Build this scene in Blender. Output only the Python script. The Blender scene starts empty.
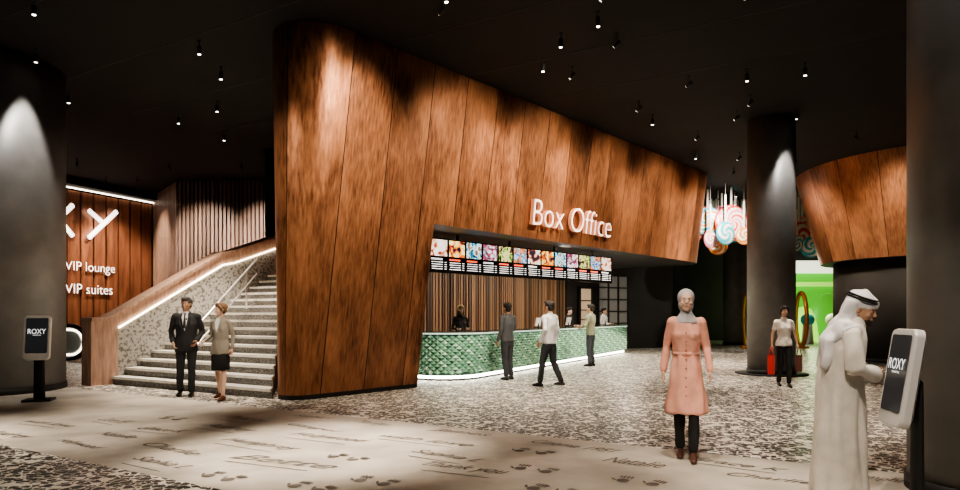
import bpy, bmesh, math, random
from math import sin, cos, pi, radians, sqrt, atan2
from mathutils import Vector, Matrix, noise
random.seed(7)
V=Vector
scene=bpy.context.scene
try: scene.view_settings.look='AgX - Medium High Contrast'
except Exception: pass
CEIL=6.35
# ------------------------------------------------------------ materials
def setin(b,names,val):
    for n in names:
        if n in b.inputs:
            b.inputs[n].default_value=val; return
def M(name,col,rough=.5,metal=0.,emit=None,es=0.,bump=None,var=None,stretch=None,spec=None,alpha=None,trans=None):
    m=bpy.data.materials.new(name); m.use_nodes=True
    nt=m.node_tree; b=nt.nodes['Principled BSDF']
    b.inputs['Base Color'].default_value=(*col,1)
    b.inputs['Roughness'].default_value=rough
    b.inputs['Metallic'].default_value=metal
    if spec is not None: setin(b,['Specular IOR Level','Specular'],spec)
    if trans: setin(b,['Transmission Weight','Transmission'],trans)
    if emit:
        setin(b,['Emission Color','Emission'],(*emit,1)); b.inputs['Emission Strength'].default_value=es
    tc=nt.nodes.new('ShaderNodeTexCoord'); mp=nt.nodes.new('ShaderNodeMapping')
    nt.links.new(tc.outputs['Object'],mp.inputs[0])
    if stretch: mp.inputs['Scale'].default_value=stretch
    if var:
        n=nt.nodes.new('ShaderNodeTexNoise'); n.inputs['Scale'].default_value=var[0]; n.inputs['Detail'].default_value=5
        nt.links.new(mp.outputs[0],n.inputs['Vector'])
        r=nt.nodes.new('ShaderNodeValToRGB')
        a=var[1]
        r.color_ramp.elements[0].position=.3; r.color_ramp.elements[1].position=.7
        r.color_ramp.elements[0].color=(*[c*(1-a) for c in col],1)
        r.color_ramp.elements[1].color=(*[min(1,c*(1+a)) for c in col],1)
        nt.links.new(n.outputs['Fac'],r.inputs[0]); nt.links.new(r.outputs[0],b.inputs['Base Color'])
    if bump:
        n=nt.nodes.new('ShaderNodeTexNoise'); n.inputs['Scale'].default_value=bump[0]; n.inputs['Detail'].default_value=4
        nt.links.new(mp.outputs[0],n.inputs['Vector'])
        bp=nt.nodes.new('ShaderNodeBump'); bp.inputs['Strength'].default_value=bump[1]; bp.inputs['Distance'].default_value=.02
        nt.links.new(n.outputs['Fac'],bp.inputs['Height']); nt.links.new(bp.outputs[0],b.inputs['Normal'])
    return m
def math_node(nt,op,a,b=None,c=None):
    n=nt.nodes.new('ShaderNodeMath'); n.operation=op
    for i,x in enumerate((a,b,c)):
        if x is None: continue
        if isinstance(x,(int,float)): n.inputs[i].default_value=x
        else: nt.links.new(x,n.inputs[i])
    return n.outputs[0]
def mixc(nt,fac,a,b,blend='MIX'):
    n=nt.nodes.new('ShaderNodeMixRGB'); n.blend_type=blend
    for i,x in enumerate((fac,a,b)):
        if isinstance(x,(int,float)): n.inputs[i].default_value=x
        elif isinstance(x,tuple): n.inputs[i].default_value=(*x,1)
        else: nt.links.new(x,n.inputs[i])
    return n.outputs[0]

def copper_mat(name,panel=.95,dark=(.075,.026,.012),mid=(.56,.25,.125),metal=.58):
    m=bpy.data.materials.new(name); m.use_nodes=True; nt=m.node_tree; b=nt.nodes['Principled BSDF']
    uv=nt.nodes.new('ShaderNodeUVMap'); sep=nt.nodes.new('ShaderNodeSeparateXYZ'); nt.links.new(uv.outputs[0],sep.inputs[0])
    u=sep.outputs[0]; 
    pu=math_node(nt,'DIVIDE',u,panel); fr=math_node(nt,'FRACT',pu); fl=math_node(nt,'FLOOR',pu)
    wn=nt.nodes.new('ShaderNodeTexWhiteNoise'); wn.noise_dimensions='1D'; nt.links.new(fl,wn.inputs['W'])
    cmb=nt.nodes.new('ShaderNodeCombineXYZ'); nt.links.new(u,cmb.inputs[0]); nt.links.new(sep.outputs[1],cmb.inputs[1])
    off=math_node(nt,'MULTIPLY',wn.outputs[0],37.); nt.links.new(off,cmb.inputs[2])
    mp=nt.nodes.new('ShaderNodeMapping'); mp.inputs['Scale'].default_value=(.9,.35,1); nt.links.new(cmb.outputs[0],mp.inputs[0])
    n1=nt.nodes.new('ShaderNodeTexNoise'); n1.inputs['Scale'].default_value=1.1; n1.inputs['Detail'].default_value=8; n1.inputs['Roughness'].default_value=.62; nt.links.new(mp.outputs[0],n1.inputs['Vector'])
    mp2=nt.nodes.new('ShaderNodeMapping'); mp2.inputs['Scale'].default_value=(26,3.5,1); mp2.inputs['Rotation'].default_value=(0,0,.15); nt.links.new(cmb.outputs[0],mp2.inputs[0])
    n2=nt.nodes.new('ShaderNodeTexNoise'); n2.inputs['Scale'].default_value=1.; n2.inputs['Detail'].default_value=6; nt.links.new(mp2.outputs[0],n2.inputs['Vector'])
    mixf=math_node(nt,'MULTIPLY_ADD',n2.outputs['Fac'],.35,math_node(nt,'MULTIPLY',n1.outputs['Fac'],.65))
    r=nt.nodes.new('ShaderNodeValToRGB'); r.color_ramp.elements[0].position=.36; r.color_ramp.elements[1].position=.66
    r.color_ramp.elements[0].color=(*dark,1); r.color_ramp.elements[1].color=(*mid,1); nt.links.new(mixf,r.inputs[0])
    pv=math_node(nt,'MULTIPLY_ADD',wn.outputs[0],.3,.84)
    pc=nt.nodes.new('ShaderNodeCombineXYZ')
    for i in range(3): nt.links.new(pv,pc.inputs[i])
    c=mixc(nt,1.,r.outputs[0],pc.outputs[0],'MULTIPLY')
    seam=math_node(nt,'LESS_THAN',fr,.018/panel)
    c=mixc(nt,seam,c,(.012,.005,.003))
    nt.links.new(c,b.inputs['Base Color'])
    b.inputs['Metallic'].default_value=metal
    ro=math_node(nt,'MULTIPLY_ADD',n2.outputs['Fac'],.3,.26); nt.links.new(ro,b.inputs['Roughness'])
    bp=nt.nodes.new('ShaderNodeBump'); bp.inputs['Strength'].default_value=.15; bp.inputs['Distance'].default_value=.03
    nt.links.new(n2.outputs['Fac'],bp.inputs['Height']); nt.links.new(bp.outputs[0],b.inputs['Normal'])
    return m
def floor_mat():
    m=bpy.data.materials.new('terrazzo_and_path_floor'); m.use_nodes=True; nt=m.node_tree; b=nt.nodes['Principled BSDF']
    tc=nt.nodes.new('ShaderNodeTexCoord'); sep=nt.nodes.new('ShaderNodeSeparateXYZ'); nt.links.new(tc.outputs['Object'],sep.inputs[0])
    p=math_node(nt,'ADD',math_node(nt,'MULTIPLY',sep.outputs[0],.5),math_node(nt,'MULTIPLY',sep.outputs[1],.866))
    band=math_node(nt,'MULTIPLY',math_node(nt,'GREATER_THAN',p,3.55),math_node(nt,'LESS_THAN',p,7.06))
    nz=nt.nodes.new('ShaderNodeTexNoise'); nz.inputs['Scale'].default_value=12; nt.links.new(tc.outputs['Object'],nz.inputs['Vector'])
    dv=mixc(nt,.09,tc.outputs['Object'],nz.outputs['Color'])
    SC=12.5
    vo=nt.nodes.new('ShaderNodeTexVoronoi'); vo.feature='DISTANCE_TO_EDGE'; vo.inputs['Scale'].default_value=SC; nt.links.new(dv,vo.inputs['Vector'])
    vc=nt.nodes.new('ShaderNodeTexVoronoi'); vc.inputs['Scale'].default_value=SC; nt.links.new(dv,vc.inputs['Vector'])
    sepc=nt.nodes.new('ShaderNodeSeparateXYZ'); nt.links.new(vc.outputs['Color'],sepc.inputs[0])
    thr=math_node(nt,'MULTIPLY_ADD',sepc.outputs[1],.11,.02)
    stone=math_node(nt,'GREATER_THAN',vo.outputs['Distance'],thr)
    dark=math_node(nt,'LESS_THAN',sepc.outputs[0],.86)
    st=math_node(nt,'MULTIPLY',stone,dark)
    peb=mixc(nt,st,(.95,.90,.82),(.005,.0048,.0045))
    n3=nt.nodes.new('ShaderNodeTexNoise'); n3.inputs['Scale'].default_value=1.3; n3.inputs['Detail'].default_value=9; nt.links.new(tc.outputs['Object'],n3.inputs['Vector'])
    r=nt.nodes.new('ShaderNodeValToRGB'); r.color_ramp.elements[0].position=.35; r.color_ramp.elements[1].position=.62
    r.color_ramp.elements[0].color=(.46,.425,.37,1); r.color_ramp.elements[1].color=(.68,.63,.56,1); nt.links.new(n3.outputs['Fac'],r.inputs[0])
    c=mixc(nt,band,peb,r.outputs[0]); nt.links.new(c,b.inputs['Base Color'])
    ro=math_node(nt,'MULTIPLY_ADD',band,.16,.36); nt.links.new(ro,b.inputs['Roughness']); setin(b,['Specular IOR Level','Specular'],.3)
    return m
def speckle_mat(name,a,bc,scale=22,thr=.42,rough=.5):
    m=bpy.data.materials.new(name); m.use_nodes=True; nt=m.node_tree; b=nt.nodes['Principled BSDF']
    tc=nt.nodes.new('ShaderNodeTexCoord')
    n=nt.nodes.new('ShaderNodeTexNoise'); n.inputs['Scale'].default_value=scale; n.inputs['Detail'].default_value=3; nt.links.new(tc.outputs['Object'],n.inputs['Vector'])
    r=nt.nodes.new('ShaderNodeValToRGB'); r.color_ramp.elements[0].position=thr; r.color_ramp.elements[1].position=thr+.1
    r.color_ramp.elements[0].color=(*a,1); r.color_ramp.elements[1].color=(*bc,1); nt.links.new(n.outputs['Fac'],r.inputs[0])
    nt.links.new(r.outputs[0],b.inputs['Base Color']); b.inputs['Roughness'].default_value=rough
    return m
def poster_mat(name,cols,scale,seed,es=1.6):
    m=bpy.data.materials.new(name); m.use_nodes=True; nt=m.node_tree; b=nt.nodes['Principled BSDF']
    tc=nt.nodes.new('ShaderNodeTexCoord'); mp=nt.nodes.new('ShaderNodeMapping'); mp.inputs['Location'].default_value=(seed*3.1,seed*1.7,seed)
    nt.links.new(tc.outputs['Object'],mp.inputs[0])
    n=nt.nodes.new('ShaderNodeTexNoise'); n.inputs['Scale'].default_value=scale; n.inputs['Detail'].default_value=3; n.inputs['Distortion'].default_value=1.2; nt.links.new(mp.outputs[0],n.inputs['Vector'])
    r=nt.nodes.new('ShaderNodeValToRGB'); el=r.color_ramp.elements
    el[0].position=.36; el[0].color=(*cols[0],1); el[1].position=.62; el[1].color=(*cols[-1],1)
    for i,c in enumerate(cols[1:-1]):
        e=el.new(.44+.08*i); e.color=(*c,1)
    nt.links.new(n.outputs['Fac'],r.inputs[0])
    b.inputs['Base Color'].default_value=(0,0,0,1)
    k='Emission Color' if 'Emission Color' in b.inputs else 'Emission'
    nt.links.new(r.outputs[0],b.inputs[k]); b.inputs['Emission Strength'].default_value=es
    return m

m_copper=copper_mat('copper_panel')
m_copper2=copper_mat('copper_panel_drum',1.2)
m_floor=floor_mat()
m_black=M('matte_black',(.012,.012,.013),.6)
m_ceil=M('black_ceiling',(.0075,.007,.0066),.85,var=(.8,.3))
m_soffit=M('black_soffit',(.01,.009,.009),.5)
m_wall=M('dark_wall',(.022,.02,.019),.7,var=(.7,.3))
m_col=M('charcoal_column',(.20,.195,.19),.42,bump=(60,.05),var=(3,.12))
m_glow=M('lamp_glow',(1,1,1),.5,emit=(1,.93,.82),es=13)
m_led=M('warm_led',(1,1,1),.5,emit=(1,.82,.58),es=9)
m_ledw=M('white_led',(1,1,1),.5,emit=(1,.93,.78),es=14)
m_cove=M('cove_led',(1,1,1),.5,emit=(1,.88,.7),es=6)
m_white=M('white_gloss',(.8,.8,.8),.3)
m_steel=M('brushed_steel',(.85,.85,.85),.3,.8)
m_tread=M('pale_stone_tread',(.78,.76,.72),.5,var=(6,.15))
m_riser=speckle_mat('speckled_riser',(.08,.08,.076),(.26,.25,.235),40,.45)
m_terr=speckle_mat('gray_terrazzo',(.14,.135,.125),(.40,.39,.365),16,.40,.6)
m_wood=M('copper_wood_trim',(.44,.28,.21),.5,.1,stretch=(6,6,.8),var=(3,.3))
m_fin=M('dark_copper_fin',(.30,.125,.07),.42,.4,stretch=(4,4,.5),var=(2,.4))
m_slat=[M('slat_a',(.26,.13,.07),.5,stretch=(9,9,.8),var=(3,.3)),M('slat_b',(.10,.05,.03),.5),M('slat_c',(.34,.19,.11),.5)]
m_slatl=[M('slat_light_a',(.36,.23,.17),.5,stretch=(9,9,.8),var=(3,.3)),M('slat_light_b',(.26,.16,.115),.5)]
m_gap=M('slat_gap',(.03,.018,.012),.8)
m_sign=M('sign_letter_face',(1,.9,.85),.4,emit=(1,.84,.74),es=1.5)
m_signs=M('sign_letter_side',(.8,.35,.2),.3,.5,emit=(1,.45,.25),es=.45)
m_glass=M('green_glass_tile',(.30,.56,.42),.13,.2,spec=.9)
m_glassb=M('green_glass_backing',(.05,.14,.09),.3)
m_print=M('floor_print_ink',(.15,.135,.12),.6,var=(6,.3))
# ------------------------------------------------------------ mesh builder
class MB:
    def __init__(s): s.v=[];s.f=[];s.m=[];s.mats=[];s.uv=None;s.sm=[]
    def mi(s,mat):
        if mat not in s.mats: s.mats.append(mat)
        return s.mats.index(mat)
    def add(s,vs,fs,mat,smooth=False):
        o=len(s.v); i=s.mi(mat); s.v+= [V(x) for x in vs]
        for f in fs: s.f.append([o+k for k in f]); s.m.append(i); s.sm.append(smooth)
    def box(s,c,size,mat,rot=None):
        hx,hy,hz=[x/2 for x in size]; c=V(c)
        vs=[V((x,y,z)) for x in(-hx,hx) for y in(-hy,hy) for z in(-hz,hz)]
        if rot is not None: vs=[rot@v for v in vs]
        s.add([c+v for v in vs],[(0,1,3,2),(4,6,7,5),(0,4,5,1),(2,3,7,6),(0,2,6,4),(1,5,7,3)],mat)
    def prism(s,poly,z0,z1,mat,top=None):
        n=len(poly)
        s.add([(p[0],p[1],z0) for p in poly]+[(p[0],p[1],z1) for p in poly],
              [[i,(i+1)%n,n+(i+1)%n,n+i] for i in range(n)]+[list(range(n))[::-1]],mat)
        s.add([(p[0],p[1],z1) for p in poly],[list(range(n))],top or mat)
    def lathe(s,c,prof,mat,n=32,smooth=True,axis=None):
        c=V(c); vs=[];fs=[]
        for r,z in prof:
            for k in range(n):
                a=2*pi*k/n; vs.append(V((r*cos(a),r*sin(a),z)))
        if axis is not None: vs=[axis@v for v in vs]
        vs=[c+v for v in vs]
        for j in range(len(prof)-1):
            for k in range(n): fs.append([j*n+k,j*n+(k+1)%n,(j+1)*n+(k+1)%n,(j+1)*n+k])
        fs.append(list(range(n))[::-1]); fs.append([(len(prof)-1)*n+k for k in range(n)])
        s.add(vs,fs,mat,smooth)
    def loft(s,pts,rad,mat=None,side=(1,0,0),n=16,caps=True,fold=None,capk=.8):
        pts=[V(p) for p in pts]; side=V(side); rad=[(r,r) if isinstance(r,(int,float)) else r for r in rad]
        T=[]
        for i in range(len(pts)):
            a=pts[max(0,i-1)]; b=pts[min(len(pts)-1,i+1)]; T.append((b-a).normalized())
        P=list(zip(pts,rad,T))
        if caps:
            r0=min(rad[0]); r1=min(rad[-1])
            pre=[(pts[0]-T[0]*r0*sin(a)*capk,(rad[0][0]*cos(a),rad[0][1]*cos(a)),T[0]) for a in (1.35,.8)]
            post=[(pts[-1]+T[-1]*r1*sin(a)*.8,(rad[-1][0]*cos(a),rad[-1][1]*cos(a)),T[-1]) for a in (.8,1.35)]
            P=pre+P+post
        vs=[]
        for i,(p,r,t) in enumerate(P):
            x=side-t*side.dot(t)
            if x.length<1e-3: x=V((0,1,0))-t*t.y
            x.normalize(); y=t.cross(x)
            for k in range(n):
                a=2*pi*k/n; q=1.
                if fold: q=1+fold[1]*sin(fold[0]*a+i*.2)*max(0,1-i/len(P)*1.6)
                vs.append(p+x*r[0]*cos(a)*q+y*r[1]*sin(a)*q)
        fs=[]
        for j in range(len(P)-1):
            for k in range(n): fs.append([j*n+k,j*n+(k+1)%n,(j+1)*n+(k+1)%n,(j+1)*n+k])
        fs.append(list(range(n))[::-1]); fs.append([(len(P)-1)*n+k for k in range(n)])
        s.add(vs,fs,mat,True)
    def ell(s,c,r,mat=None,n=16,m=10,rot=None):
        c=V(c); vs=[];fs=[]
        for j in range(1,m):
            ph=pi*j/m
            for k in range(n):
                a=2*pi*k/n; vs.append(V((r[0]*sin(ph)*cos(a),r[1]*sin(ph)*sin(a),-r[2]*cos(ph))))
        vs.append(V((0,0,-r[2]))); vs.append(V((0,0,r[2])))
        if rot is not None: vs=[rot@v for v in vs]
        vs=[c+v for v in vs]
        for j in range(m-2):
            for k in range(n): fs.append([j*n+k,j*n+(k+1)%n,(j+1)*n+(k+1)%n,(j+1)*n+k])
        B=len(vs)-2
        for k in range(n):
            fs.append([B,(k+1)%n,k]); fs.append([B+1,(m-2)*n+k,(m-2)*n+(k+1)%n])
        s.add(vs,fs,mat,True)
    def mesh(s,name,flip=False):
        me=bpy.data.meshes.new(name); me.from_pydata([tuple(v) for v in s.v],[],s.f)
        for mt in s.mats:
            if mt: me.materials.append(mt)
        if s.mats and s.mats[0]:
            me.polygons.foreach_set('material_index',s.m)
        me.polygons.foreach_set('use_smooth',s.sm)
        me.update(); return me
    def obj(s,name,parent=None,recalc=True,bevel=0):
        me=s.mesh(name)
        if recalc:
            bm=bmesh.new(); bm.from_mesh(me); bmesh.ops.recalc_face_normals(bm,faces=bm.faces); bm.to_mesh(me); bm.free()
        o=bpy.data.objects.new(name,me); scene.collection.objects.link(o)
        if parent: o.parent=parent
        if bevel:
            md=o.modifiers.new('bevel','BEVEL'); md.width=bevel; md.segments=2; md.limit_method='ANGLE'
        return o
def empty(name,loc=(0,0,0)):
    o=bpy.data.objects.new(name,None); o.location=loc; scene.collection.objects.link(o); return o

g=V((.5,.866,0)); bdir=V((.866,-.5,0)); a2=V((.67,.742,0)).normalized(); n2=V((a2.y,-a2.x,0))
# ------------------------------------------------------------ shell
def plane_obj(name,x0,x1,y0,y1,z,mat):
    mb=MB(); mb.add([(x0,y0,z),(x1,y0,z),(x1,y1,z),(x0,y1,z)],[(0,1,2,3)],mat); return mb.obj(name,recalc=False)
X0,X1,Y0,Y1=-22,30,-4,38
plane_obj('floor',X0,X1,Y0,Y1,0,m_floor)
mb=MB(); mb.box(((X0+X1)/2,(Y0+Y1)/2,CEIL+.1),(X1-X0,Y1-Y0,.2),m_ceil); mb.obj('ceiling')
for nm,c,sz in (('wall_back',((X0+X1)/2,Y1+.1,CEIL/2),(X1-X0,.2,CEIL)),('wall_front',((X0+X1)/2,Y0-.1,CEIL/2),(X1-X0,.2,CEIL)),
                ('wall_left',(X0-.1,(Y0+Y1)/2,CEIL/2),(.2,Y1-Y0,CEIL)),('wall_right',(X1+.1,(Y0+Y1)/2,CEIL/2),(.2,Y1-Y0,CEIL))):
    mb=MB(); mb.box(c,sz,m_wall); mb.obj(nm)
m_joint=M('ceiling_joint',(.035,.031,.028),.6)
mb=MB()
R=Matrix.Rotation(atan2(g.y,g.x),3,'Z'); R2=Matrix.Rotation(atan2(bdir.y,bdir.x),3,'Z')
for i in range(-5,5):
    c=V((0,6,0))+g*i*2.0; mb.box((c.x,c.y,CEIL-.003),(24,.014,.006),m_joint,R2)
mb.obj('ceiling_joint_trim')
# ------------------------------------------------------------ copper volume
ZS=3.3
sd=V((-.25,.968,0)).normalized(); sn=V((-sd.y,sd.x,0))
def lerp(a,b,t): return a+(b-a)*t
def outline(z):
    t=z/6.35; cB=lerp(V((-3.217,11.36,0)),V((-2.86,11.39,0)),t); rB=lerp(.35,.8,t)
    t2=(z-3.3)/3.05; cC=lerp(V((6.45,22.79,0)),V((6.68,22.69,0)),t2); rC=lerp(1.2,1.3,t2)
    pts=[]; tg=cB+sn*rB
    for k in (9,6,3,1): pts.append(tg+sd*k)
    a0=atan2(sn.y,sn.x); a0+=2*pi if a0<0 else 0; a1=atan2(n2.y,n2.x)+2*pi
    for k in range(15):
        a=lerp(a0,a1,k/14); pts.append(cB+V((cos(a),sin(a),0))*rB)
    st=cB+n2*rB; en=cC+n2*rC
    for k in range(1,6): pts.append(st+a2*(.5*k))
    j=len(pts)-1
    p5=pts[-1]
    for k in range(1,19): pts.append(lerp(p5,en,k/18))
    b0=atan2(n2.y,n2.x); b1=radians(60)
    for k in range(1,17):
        a=lerp(b0,b1,k/16); pts.append(cC+V((cos(a),sin(a),0))*rC)
    pts.append(pts[-1]+V((-.866,.5,0))*6)
    return pts,j
ref,J=outline(3.3); us=[0]
for i in range(1,len(ref)): us.append(us[-1]+(ref[i]-ref[i-1]).length)
def skin_mesh(name,zs,i1,lower):
    me_v=[];faces=[];uvs=[];mats=[]
    rings=[]
    for z in zs:
        pts,_=outline(z); pts=pts[:i1+1]
        if lower:
            pj=pts[-1]; extra=[pj-n2*.35, pts[0]-sn*.35]
            pts=pts+extra
        rings.append([V((p.x,p.y,z)) for p in pts])
    n=len(rings[0])
    for r in rings: me_v+=r
    uu=us[:i1+1]+([us[i1]+.35,us[i1]+8] if lower else [])
    for j in range(len(zs)-1):
        for k in range(n):
            k2=(k+1)%n
            faces.append([j*n+k,j*n+k2,(j+1)*n+k2,(j+1)*n+k])
            ua=uu[k]; ub=uu[k2] if k2 else uu[k]+5
            uvs+= [(ua,zs[j]),(ub,zs[j]),(ub,zs[j+1]),(ua,zs[j+1])]
            mats.append(0 if (k<i1 or (not lower and k2)) else 1)
    faces.append(list(range(n))[::-1]); uvs+=[(0,0)]*n; mats.append(1)
    faces.append([(len(zs)-1)*n+k for k in range(n)]); uvs+=[(0,0)]*n; mats.append(1)
    me=bpy.data.meshes.new(name); me.from_pydata([tuple(v) for v in me_v],[],faces)
    me.materials.append(m_copper); me.materials.append(m_soffit)
    me.polygons.foreach_set('material_index',mats)
    for i,p in enumerate(me.polygons): p.use_smooth=(mats[i]==0)
    ul=me.uv_layers.new(name='UVMap')
    for i,c in enumerate(uvs): ul.data[i].uv=c
    o=bpy.data.objects.new(name,me); scene.collection.objects.link(o)
    md=o.modifiers.new('es','EDGE_SPLIT'); md.split_angle=radians(50)
    return o
pav=empty('copper_clad_box_office_volume')
o=skin_mesh('upper_copper_shell',[3.3,3.9,4.7,5.5,6.335],len(ref)-1,False); o.parent=pav
o=skin_mesh('lower_copper_pier',[0.08,1.0,2.0,3.3],J,True); o.parent=pav
mb=MB(); q,_=outline(0.05); q=q[:J+1]; q=[p-n2*.0 for p in q]+[q[-1]-n2*.3,q[0]-sn*.3]
mb.prism([(p.x,p.y) for p in q],0,.09,m_black); mb.obj('pier_plinth',pav)
def slat_wall(name,p0,p1,z0,z1,w,mats,depth=.06,facing=None,back=True,jit=0.):
    mb=MB(); p0=V(p0);p1=V(p1); d=(p1-p0); L=d.length; d.normalize(); nn=V((d.y,-d.x,0)); Rm=Matrix.Rotation(atan2(d.y,d.x),3,'Z')
    if back:
        c=(p0+p1)/2-nn*.06; mb.box((c.x,c.y,(z0+z1)/2),(L,.1,z1-z0),m_gap,Rm)
    k=int(L/w)
    for i in range(k):
        c=p0+d*(i+.5)*w+nn*(depth/2-.01); dz=random.random()*jit; dd=depth*(.6+.8*random.random() if jit else 1)
        mb.box((c.x,c.y,(z0+z1)/2),(w*(.5+.3*random.random() if jit else .62 if w<.4 else .86),dd,z1-z0-dz),random.choice(mats),Rm)
    return mb.obj(name)
slat_wall('wall_slatted_back_bar',(-2.75,15.75,0),(3.5,26.5,0),0,3.28,.15,m_slat,.09,jit=.02)
mb=MB(); 
p0=V((3.6,26.6,0));p1=V((9.0,29.8,0)); d=(p1-p0).normalized(); Rm=Matrix.Rotation(atan2(d.y,d.x),3,'Z'); nn=V((d.y,-d.x,0))
c=(p0+p1)/2-nn*.1; mb.box((c.x,c.y,CEIL/2),((p1-p0).length,.16,CEIL-.02),m_wall,Rm); mb.obj('wall_service')
m_shelfglow=M('backlit_shelf',(.5,.4,.3),.5,emit=(1,.72,.45),es=.3)
m_frost=M('frosted_pane',(.2,.2,.2),.3,emit=(.8,.75,.65),es=.04)
mb=MB(); c=p0+d*.95+nn*.03; mb.box((c.x,c.y,1.35),(.62,.06,2.5),m_shelfglow,Rm)
for z in (.9,1.3,1.7,2.1): 
    cc=c+nn*.06; mb.box((cc.x,cc.y,z),(.62,.1,.04),m_slat[1],Rm)
for s in(-.36,.36):
    cc=c+d*s+nn*.06; mb.box((cc.x,cc.y,1.35),(.1,.14,2.7),m_black,Rm)
cc=c+nn*.06; mb.box((cc.x,cc.y,2.65),(.8,.14,.1),m_black,Rm)
mb.obj('door_1')
mb=MB(); c=p0+d*2.5+nn*.03; mb.box((c.x,c.y,1.9),(1.7,.06,2.6),m_frost,Rm)
for i in range(4):
    cc=c+d*(-.85+i*.566)+nn*.05; mb.box((cc.x,cc.y,1.9),(.06,.08,2.6),m_black,Rm)
for i in range(6):
    cc=c+nn*.05; mb.box((cc.x,cc.y,.62+i*.515),(1.7,.07,.05),m_black,Rm)
mb.obj('window_1')
# ------------------------------------------------------------ counter
path=[]
fd=V((.485,.875,0)).normalized(); fo=V((fd.y,-fd.x,0)); F=lambda t:V((.48,15.5,0))+fd*t
c1=F(-.9)-fo*1.0; path.append((c1-fd*1.0-fo*.55,-fd))
for k in range(0,10):
    a=pi/2*(1-k/9); path.append((c1+fo*cos(a)-fd*sin(a),(fo*cos(a)-fd*sin(a)).normalized()))
for k in range(1,24): path.append((lerp(F(-.9),F(10.6),k/23),fo))
c2=F(10.6)-fo*1.0
for k in range(1,10):
    a=pi/2*k/9; path.append((c2+fo*cos(a)+fd*sin(a),(fo*cos(a)+fd*sin(a)).normalized()))
def strip(mb,o0,o1,z0,z1,mat,top=None):
    n=len(path); vs=[]
    for (p,nv) in path:
        A=p+nv*o0;B=p+nv*o1
        vs+=[(A.x,A.y,z0),(A.x,A.y,z1),(B.x,B.y,z1),(B.x,B.y,z0)]
    fs=[];ft=[]
    for i in range(n-1):
        a=4*i;b=4*(i+1)
        for k in range(4): (ft if k==1 else fs).append([a+k,a+(k+1)%4,b+(k+1)%4,b+k])
    fs+= [[0,1,2,3],[4*(n-1)+k for k in (3,2,1,0)]]
    mb.add(vs,fs,mat,False); mb.add(vs,ft,top or mat,False)
ctr=empty('box_office_counter')
mb=MB(); strip(mb,-.12,-.6,0,.13,m_black); strip(mb,-.085,-.115,.05,.11,m_ledw); mb.obj('plinth_with_led',ctr)
mb=MB(); strip(mb,-.03,-.6,.13,1.04,m_glassb); mb.obj('carcass',ctr)
m_ctop=M('dark_counter_top',(.03,.035,.032),.15); m_edge=M('counter_edge',(.5,.62,.55),.25,emit=(.8,1,.85),es=.6)
mb=MB(); strip(mb,.04,-.62,1.05,1.1,m_ctop); strip(mb,.05,.0,1.04,1.075,m_edge); mb.obj('counter_top',ctr)
cum=[0]
for i in range(1,len(path)): cum.append(cum[-1]+(path[i][0]-path[i-1][0]).length)
def pathat(s):
    s=max(0,min(cum[-1]-1e-4,s))
    for i in range(len(cum)-1):
        if cum[i+1]>=s:
            t=(s-cum[i])/(cum[i+1]-cum[i]); return lerp(path[i][0],path[i+1][0],t),lerp(path[i][1],path[i+1][1],t).normalized()
mb=MB(); cw=.17; rows=7; rh=(1.04-.13)/rows
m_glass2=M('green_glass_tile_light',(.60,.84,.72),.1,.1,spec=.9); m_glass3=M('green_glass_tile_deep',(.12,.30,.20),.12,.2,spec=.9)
for i in range(int(cum[-1]/cw)):
    for r in range(0,rows*2-1):
        s=(i+.5+(.5 if r%2 else 0))*cw; z=.13+rh*(.5+r*.5)
        def pt(ds,dz,o):
            p,nv=pathat(s+ds); p=p+nv*o; return (p.x,p.y,z+dz)
        h=.5*rh*.97; w=.5*cw*.97
        vv=[pt(-w,0,-.03),pt(0,h,-.03),pt(w,0,-.03),pt(0,-h,-.03),pt(0,0,.045)]
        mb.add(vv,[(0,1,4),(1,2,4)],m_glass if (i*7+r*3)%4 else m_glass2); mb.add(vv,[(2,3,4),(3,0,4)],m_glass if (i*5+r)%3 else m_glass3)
mb.obj('faceted_glass_tiles',ctr,recalc=False)
for t in (1.2,3.2,5.6,7.6,9.4):
    p=F(t)-fo*.40; mb=MB(); Rz=Matrix.Rotation(atan2(fo.y,fo.x)+pi/2,3,'Z')
    mb.box((p.x,p.y,1.112),(.22,.16,.02),m_black,Rz); mb.box((p.x,p.y,1.18),(.04,.04,.14),m_black,Rz)
    mb.box((p.x,p.y,1.28),(.36,.03,.24),m_white,Rz@Matrix.Rotation(.2,3,'X')); 
    mb.obj('point_of_sale_terminal',bevel=.004)
# ------------------------------------------------------------ menu boards
S0=V((-3.37,10.67,0))+a2*3.95-n2*.5; S1=V((-3.37,10.67,0))+a2*10.95-n2*.12
sdv=(S1-S0).normalized(); snv=V((sdv.y,-sdv.x,0)); SL=(S1-S0).length; Rs=Matrix.Rotation(atan2(sdv.y,sdv.x),3,'Z')
pal=[[(.02,.02,.03),(.5,.08,.02),(.9,.7,.5),(.9,.9,.9)],[(.01,.01,.03),(.7,.12,.01),(1,.5,.06),(1,.9,.5)],[(.0,.03,.08),(.05,.35,.45),(.8,.9,.9),(.2,.1,.05)],
     [(.85,.85,.9),(.5,.05,.08),(.03,.03,.08),(1,.8,.7)],[(.01,.02,.01),(.2,.35,.05),(.9,.8,.3),(.03,.01,.01)],[(.02,.08,.2),(.5,.7,.9),(.05,.01,.01),(.9,.3,.1)]]
pm=[poster_mat('screen_picture_%d'%i,pal[i%6],4.5+i%3,i,1.9) for i in range(13)]
m_txt=M('screen_text',(1,1,1),.5,emit=(.9,.9,.9),es=1.1); m_red=M('screen_header',(1,.1,.1),.5,emit=(1,.12,.05),es=1.6); m_scr=M('screen_black',(.006,.006,.007),.2)
mbd=empty('menu_board')
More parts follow.
